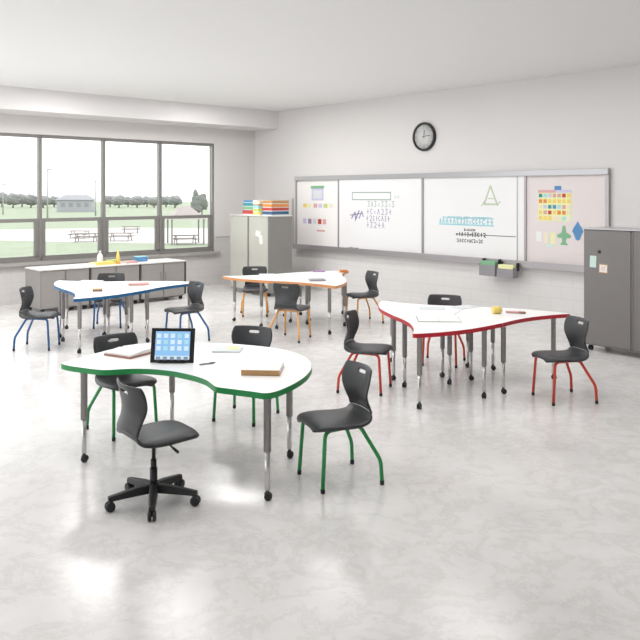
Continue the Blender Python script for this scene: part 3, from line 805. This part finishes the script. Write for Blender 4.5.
# pocket chart and notes on the left panel
pc = tag(on_board(empty('pocket_chart', (0,0,0)), 2.31, 2.12, .0355), 'small pale blue chart with green header on the left board panel', 'chart')
MB().box((-.19, -.006, -.16), (.19, 0, .10)).build('sheet', 'lilac', pc); MB().box((-.21, -.012, .10), (.21, 0, .16)).build('header', 'mid_green', pc)
MB().box((-.14, -.0075, -.12), (.14, -.005, .06)).build('card', 'paper_cool', pc)
def notes(u, z, sx, sz, m, lab, grp, off, cat='note'):
    b = MB(); b.box((-sx/2, -.002, -sz/2), (sx/2, 0, sz/2)); o = b.build('paper_note', m); on_board(o, u, z, off+.0005); tag(o, lab, cat, grp); return o
for i, (u, m, lab) in enumerate(((1.89, 'yellow', 'leftmost yellow note in the note row under the small blue chart'), (2.03, 'pale_yellow', 'pale yellow note second in the note row under the small blue chart'), (2.24, 'pink', 'pink note in the middle of the note row under the small blue chart'),
        (2.40, 'lilac', 'lilac note right of the pink one in the row under the small blue chart'), (2.57, 'lime', 'lime note in the row under the small blue chart'), (2.74, 'cream', 'cream note ending the row under the small blue chart'))):
    notes(u, 1.845, .12, .085, m, lab, 'upper row of notes on the left board panel', .035)
for i, (u, m, lab) in enumerate(((1.88, 'lilac', 'leftmost lilac note of the lower note row on the left board panel'), (2.05, 'purple', 'purple note of the lower note row on the left board panel'), (2.21, 'paper_cool', 'pale grey note of the lower note row on the left board panel'),
        (2.38, 'red', 'left red note of the lower note row on the left board panel'), (2.53, 'pink', 'pink note ending the lower note row on the left board panel'))):
    notes(u, 1.50, .11, .11, m, lab, 'lower row of notes on the left board panel', .035)
notes(2.42, 1.30, .26, .035, 'pink', 'thin pink strip below the note rows on the left board panel', None, .035)
# calendar on the right panel
cal = tag(on_board(empty('wall_calendar', (0,0,0)), 8.09, 1.93, .0355), 'colourful calendar chart with rows of coloured squares on the right board panel', 'calendar')
MB().box((-.30, -.004, -.27), (.30, 0, .22)).build('sheet', 'pale_yellow', cal)
MB().box((-.30, -.006, .19), (.02, -.002, .235)).build('header', 'pink', cal); MB().box((.02, -.006, .19), (.30, -.002, .235)).build('header', 'lilac', cal)
MB().box((0, -.006, .235), (.12, 0, .30)).build('topper', 'blue', cal); 
rows = [['teal','cyan','lilac','pink','pink','red','yellow'], ['orange','orange','yellow','yellow','yellow','yellow','yellow'], ['cream','lilac','teal','blue','cyan','pink','cream'], ['yellow','pink','red','yellow','orange','orange','cream'], ['yellow','yellow','yellow','cream','cream','cyan','paper']]
for i, rw in enumerate(rows):
    for j, m in enumerate(rw):
        x = -.255 + j*.085; z = .145 - i*.092
        MB().box((x-.031, -.0065, z-.031), (x+.031, -.003, z+.031)).build('day_card', m, cal)
notes(7.80, 1.40, .10, .16, 'paper', 'white note at the left below the calendar', None, .035)
notes(7.93, 1.38, .08, .18, 'cream', 'cream note second below the calendar', None, .035)
notes(8.06, 1.38, .08, .20, 'pale_yellow', 'pale yellow note left of the green cut-out', None, .035)
notes(8.00, 1.26, .12, .05, 'mint', 'mint strip under the notes below the calendar', None, .036+.002)
def cutout(name, u, z, poly, m, lab, th=.006):
    b = MB(); n = len(poly); vs = [(x, 0, y) for x, y in poly] + [(x, -th, y) for x, y in poly]
    b.add(vs, [tuple(range(n)), tuple(range(2*n-1, n-1, -1))] + [(k, n+k, n+(k+1)%n, (k+1)%n) for k in range(n)])
    o = b.build(name, m); on_board(o, u, z, .0355); tag(o, lab, 'cut-out'); return o
star = [(.02,.17),(.04,.06),(.12,.02),(.12,-.02),(.04,-.03),(.03,-.09),(.07,-.14),(-.07,-.14),(-.03,-.09),(-.04,-.03),(-.12,-.02),(-.12,.02),(-.04,.06),(-.02,.17)]
cutout('paper_cutout', 8.26, 1.42, star, 'mid_green', 'green aeroplane-shaped paper cut-out on the right board panel')
leaf = [(.0,.16),(.035,.10),(.06,.07),(.095,.0),(.06,-.06),(.035,-.13),(0,-.15),(-.035,-.13),(-.06,-.06),(-.095,.0),(-.06,.07),(-.035,.10)]
cutout('paper_cutout', 8.50, 1.51, leaf, 'blue', 'blue oval paper cut-out beside the dark grey cabinet on the board')
# baskets hanging on the tray
for u0, u1, zt, m, lab in ((6.61, 6.93, .955, 'mid_green', 'grey hanging basket holding green paper below the board tray'), (6.97, 7.29, .915, 'pale_yellow', 'grey hanging basket holding yellow paper below the board tray')):
    bk = tag(empty('hanging_basket', bw((u0+u1)/2+.19, .145), A_BACK), lab, 'basket', 'baskets hanging from the board tray')
    L = (u1-u0)/2; zb = .70
    b = MB()
    for a, c in (((-L,-.16,zb),(L,-.153,zt-.07)), ((-L,-.007,zb),(L,0,zt)), ((-L,-.16,zb),(-L+.007,0,zt-.05)), ((L-.007,-.16,zb),(L,0,zt-.05)), ((-L,-.16,zb),(L,0,zb+.006))): b.box(a, c)
    b.build('bin', 'basket_grey', bk, bevel=.003)
    b = MB(); b.box((-L+.012, -.140, zb+.008), (L-.012, -.03, zt-.005)); b.build('paper_stack', m, bk)
    for x in (-L, L): MB().box((x-.012, -.05, zt-.10), (x+.012, .01, zt+.03)).build('bracket', 'black_plastic', bk)
for u, m, lab in ((3.40, 'ink_black', 'left black marker in the board tray'), (3.56, 'ink_black', 'right black marker in the board tray')):
    o = tag(on_board(empty('marker', (0,0,0)), u, BZ0-.0185, .095), lab, 'marker')
    ax = Matrix.Rotation(math.pi/2, 3, 'Y')
    MB().lathe([(.013,-.06),(.013,.02)], (0,0,.0135), 10, ax).build('barrel', 'grey', o); MB().lathe([(.014,.02),(.014,.06),(.01,.065)], (0,0,.0135), 10, ax).build('cap', m, o)
# step conduit left of the board
cd = MB(); cd.box((1.42, -.03, .9), (1.45, 0, 2.0)); o = struct(cd.build('trim_4', 'trim_grey')); put(o, CORNER, A_BACK)

# clock
ck = tag(on_board(empty('wall_clock', (0,0,0)), 5.33, 3.185, 0), 'round black-rimmed clock with grey face high on the back wall', 'clock')
ax = Matrix.Rotation(math.pi/2, 3, 'X')
MB().lathe([(.272, 0), (.275, .03), (.268, .055), (.245, .062), (.232, .050), (.230, .030)], (0,0,0), 48, ax).build('rim', 'black_plastic', ck)
MB().lathe([(.01, .026), (.236, .026), (.236, .034), (.01, .034)], (0,0,0), 48, ax).build('dial', 'clock_face', ck)
t = MB()
for k in range(12):
    an = k*math.pi/6; r0, r1 = (.185, .215)
    t.stroke([(r0*math.sin(an), r0*math.cos(an)), (r1*math.sin(an), r1*math.cos(an))], .012 if k % 3 else .018, -.034)
t.build('hour_marks', 'grey', ck)
h = MB(); h.stroke([(0,-.03),(.01,.12)], .014, -.037); h.build('hour_hand', 'ink_black', ck)
h = MB(); h.stroke([(-.04,0),(.16,.02)], .010, -.040); h.build('minute_hand', 'ink_black', ck)

# ------------------------------------------------------------------ outside the windows
GZ = -2.2
g = MB(); p0 = [lw(6, -1.5), lw(-40, -1.5), lw(-40, -60), lw(70, -60)]
def ext(name, poly, z, m):
    b = MB(); b.prism(poly, z-.3, z); return b.build(name, m)
o = struct(ext('ground', [(-170, 20), (-3, 20.5), (60, 80), (140, 420), (-420, 420), (-420, 20)], GZ, 'lawn'))
o = struct(ext('ground_road', [(-70, 66), (-33, 72), (-22, 68), (8, 62), (14, 92), (-24, 97), (-38, 92), (-75, 100)], GZ+.02, 'road'))
# bevel-free noisy tree crowns
def crown(mb, c, rx, rz, seed, n=2):
    rnd = random.Random(seed)
    bm = bmesh.new(); bmesh.ops.create_icosphere(bm, subdivisions=3, radius=1)
    vs = []
    ph = [rnd.uniform(0, 6) for _ in range(6)]
    for v in bm.verts:
        p = v.co; k = 1 + .12*math.sin(5*p.x+ph[0])*math.sin(6*p.y+ph[1]) + .10*math.sin(9*p.z+ph[2]+4*p.x) + rnd.uniform(-.05, .05)
        vs.append((c[0]+p.x*rx*k, c[1]+p.y*rx*k, c[2]+p.z*rz*k))
    fs = [[x.index for x in f.verts] for f in bm.faces]
    bm.free(); mb.add(vs, fs, True)
def tree(px, Y, h, wd, lab, m, grp, seed, pointed=False):
    x = (px-320)/765*Y
    root = tag(empty('tree', (x, Y, GZ)), lab, 'tree', grp)
    MB().tube([(0,0,0), (.05,0,h*.35)], [wd*.07, wd*.05]).build('trunk', 'bark', root)
    c = MB()
    if pointed:
        for k in range(4): crown(c, (0, 0, h*(.28+.19*k)), wd*.5*(1-.2*k), h*.2, seed+k)
    else:
        crown(c, (0, 0, h*.62), wd*.5, h*.38, seed); crown(c, (wd*.22, 0, h*.5), wd*.34, h*.28, seed+9); crown(c, (-wd*.25, 0, h*.48), wd*.32, h*.27, seed+17)
    c.build('crown', m, root)
tree(195.5, 150, 5.0, 2.4, 'dark pointed tree right of the pavilion beyond the right window', 'leaf', None, 3, True)
tree(202, 158, 4.4, 2.2, 'dark lower tree touching the pointed one beyond the right window', 'leaf', None, 13)
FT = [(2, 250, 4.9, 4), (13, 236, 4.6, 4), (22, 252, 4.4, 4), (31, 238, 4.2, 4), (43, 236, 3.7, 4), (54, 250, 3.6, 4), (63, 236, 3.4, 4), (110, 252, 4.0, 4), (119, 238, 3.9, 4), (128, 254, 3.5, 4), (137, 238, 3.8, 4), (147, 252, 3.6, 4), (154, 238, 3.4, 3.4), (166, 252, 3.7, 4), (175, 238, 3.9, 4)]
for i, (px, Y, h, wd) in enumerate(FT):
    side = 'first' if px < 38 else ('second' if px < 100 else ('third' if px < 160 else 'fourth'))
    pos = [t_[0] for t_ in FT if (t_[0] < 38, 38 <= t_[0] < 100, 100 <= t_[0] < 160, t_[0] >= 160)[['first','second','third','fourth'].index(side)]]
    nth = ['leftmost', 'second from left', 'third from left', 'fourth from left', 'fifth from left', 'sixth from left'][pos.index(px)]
    tree(px, Y, h, wd, '%s hazy far tree seen through the %s window from the left' % (nth, side), 'hazed_leaf', 'hazy trees on the horizon', 40+i)
def lamp_pole(px, Y, h, lab):
    root = tag(empty('street_lamp', ((px-320)/765*Y, Y, GZ)), lab, 'street lamp', 'street lamps beyond the lawn')
    MB().tube([(0,0,0), (0,0,h)], [.16, .09], 8).build('pole', 'pole_grey', root)
    MB().box((-.1,-.15,h-.05), (.75,.15,h+.18)).build('lamp_head', 'pole_grey', root, bevel=.05)
lamp_pole(47.5, 137, 8.6, 'tall street lamp right of the first window bar, beyond the lawn')
lamp_pole(95.5, 150, 6.8, 'street lamp left of the second window bar, beyond the lawn')
lamp_pole(3, 160, 6.2, 'street lamp at the far left beyond the lawn')
bd = tag(empty('building', (-59, 185, GZ), R(10)), 'low grey building on the horizon beyond the second window', 'building')
MB().box((-4, -3, 0), (4, 3, 2.9)).build('wall', 'build_wall', bd)
MB().add([(-4.4,-3.4,2.9),(4.4,-3.4,2.9),(4.4,3.4,2.9),(-4.4,3.4,2.9),(-2.6,0,4.1),(2.6,0,4.1)], [(0,1,5,4),(2,3,4,5),(1,2,5),(3,0,4),(3,2,1,0)]).build('roof', 'build_roof', bd)
for x in (-2.6, -.8, 1.0, 2.8):
    MB().box((x-.5,-3.05,1.2), (x+.5,-2.98,2.2)).build('window', 'build_roof', bd)
# pavilion
pv = tag(empty('picnic_pavilion', (-11.6, 66, GZ), R(20)), 'open picnic pavilion with hipped pinkish roof beyond the right window', 'pavilion')
MB().add([(-1.6,-1.4,2.15),(1.6,-1.4,2.15),(1.6,1.4,2.15),(-1.6,1.4,2.15),(-.35,0,3.25),(.35,0,3.25)], [(0,1,5,4),(2,3,4,5),(1,2,5),(3,0,4),(3,2,1,0)]).build('roof', 'pav_roof', pv)
for x in (-1.35, 1.35):
    for y in (-1.15, 1.15): MB().box((x-.06,y-.06,0), (x+.06,y+.06,2.2)).build('post', 'pav_wood', pv)
def picnic(px, py, Y, lab, L=1.8, rz=0):
    root = tag(empty('picnic_table', ((px-320)/765*Y, Y, GZ), R(rz)), lab, 'picnic table', 'picnic tables beyond the lawn')
    MB().box((-L/2,-.4,.70), (L/2,.4,.76)).build('tabletop', 'bench_wood', root)
    for s_ in (-1, 1): MB().box((-L/2,s_*.72-.14,.42), (L/2,s_*.72+.14,.47)).build('bench', 'bench_wood', root)
    for x in (-L/2+.3, L/2-.3):
        t_ = MB(); t_.box((x-.04,-.85,.36), (x+.04,.85,.43)); t_.tube([(x,-.7,0),(x,-.25,.72)], .04, 6); t_.tube([(x,.7,0),(x,.25,.72)], .04, 6); t_.build('trestle', 'pav_wood', root)
picnic(185, 232, 66, 'picnic table under the pavilion roof beyond the right window', 2.2, 20)
picnic(80, 231, 74, 'picnic table seen through the second window, left one', 2.0, -8)
picnic(86, 238, 69, 'picnic table seen through the second window, right one', 2.2, 5)
picnic(121, 236, 70, 'long picnic table nearest the second window bar in the third window', 2.2, 0)
picnic(131, 226, 84, 'picnic table farther back in the third window', 2.0, 12)

# ------------------------------------------------------------------ light
wd = bpy.data.worlds.new('World'); SC.world = wd; wd.use_nodes = True
bg = wd.node_tree.nodes['Background']; bg.inputs['Color'].default_value = (.985, .99, 1, 1); bg.inputs['Strength'].default_value = 1.9
def area(name, loc, sx, sy, power, col=(1,.985,.97), rot=(0,0,0)):
    l = bpy.data.lights.new(name, 'AREA'); l.shape = 'RECTANGLE'; l.size = sx; l.size_y = sy; l.energy = power; l.color = col
    o = bpy.data.objects.new(name, l); COL.objects.link(o); o.location = loc; o.rotation_euler = rot; return o
FILL_POWER = {2.6: 56, 5.4: 21, 8.2: 18, 11.0: 26}  # added fill lights without fixtures, strongest in the row that brightens the far corner
for u in (2.6, 5.4, 8.2, 11.0):
    for off in (2.4, 5.4, 8.4):
        p = bw(u, off)
        area('added_fill_light', (p.x, p.y, CEIL-.03), 1.5, .6, FILL_POWER[u], rot=(0, 0, A_BACK))
sun = bpy.data.lights.new('sun', 'SUN'); sun.energy = 1.2; sun.angle = R(3); so = bpy.data.objects.new('sun', sun); COL.objects.link(so)
so.rotation_euler = (R(38), 0, R(-150))

# ------------------------------------------------------------------ camera
cam = bpy.data.cameras.new('camera'); co = bpy.data.objects.new('camera', cam); COL.objects.link(co)
co.location = (0, 0, 2.1); co.rotation_euler = (R(90), 0, 0)
cam.sensor_width = 36; cam.lens = 765/640*36; cam.shift_y = -126/640; cam.clip_end = 2000; cam.clip_start = .05
SC.camera = co
vs_ = SC.view_settings; vs_.view_transform = 'Standard'; vs_.look = 'None'; vs_.exposure = .15; vs_.gamma = 1; vs_.use_curve_mapping = False
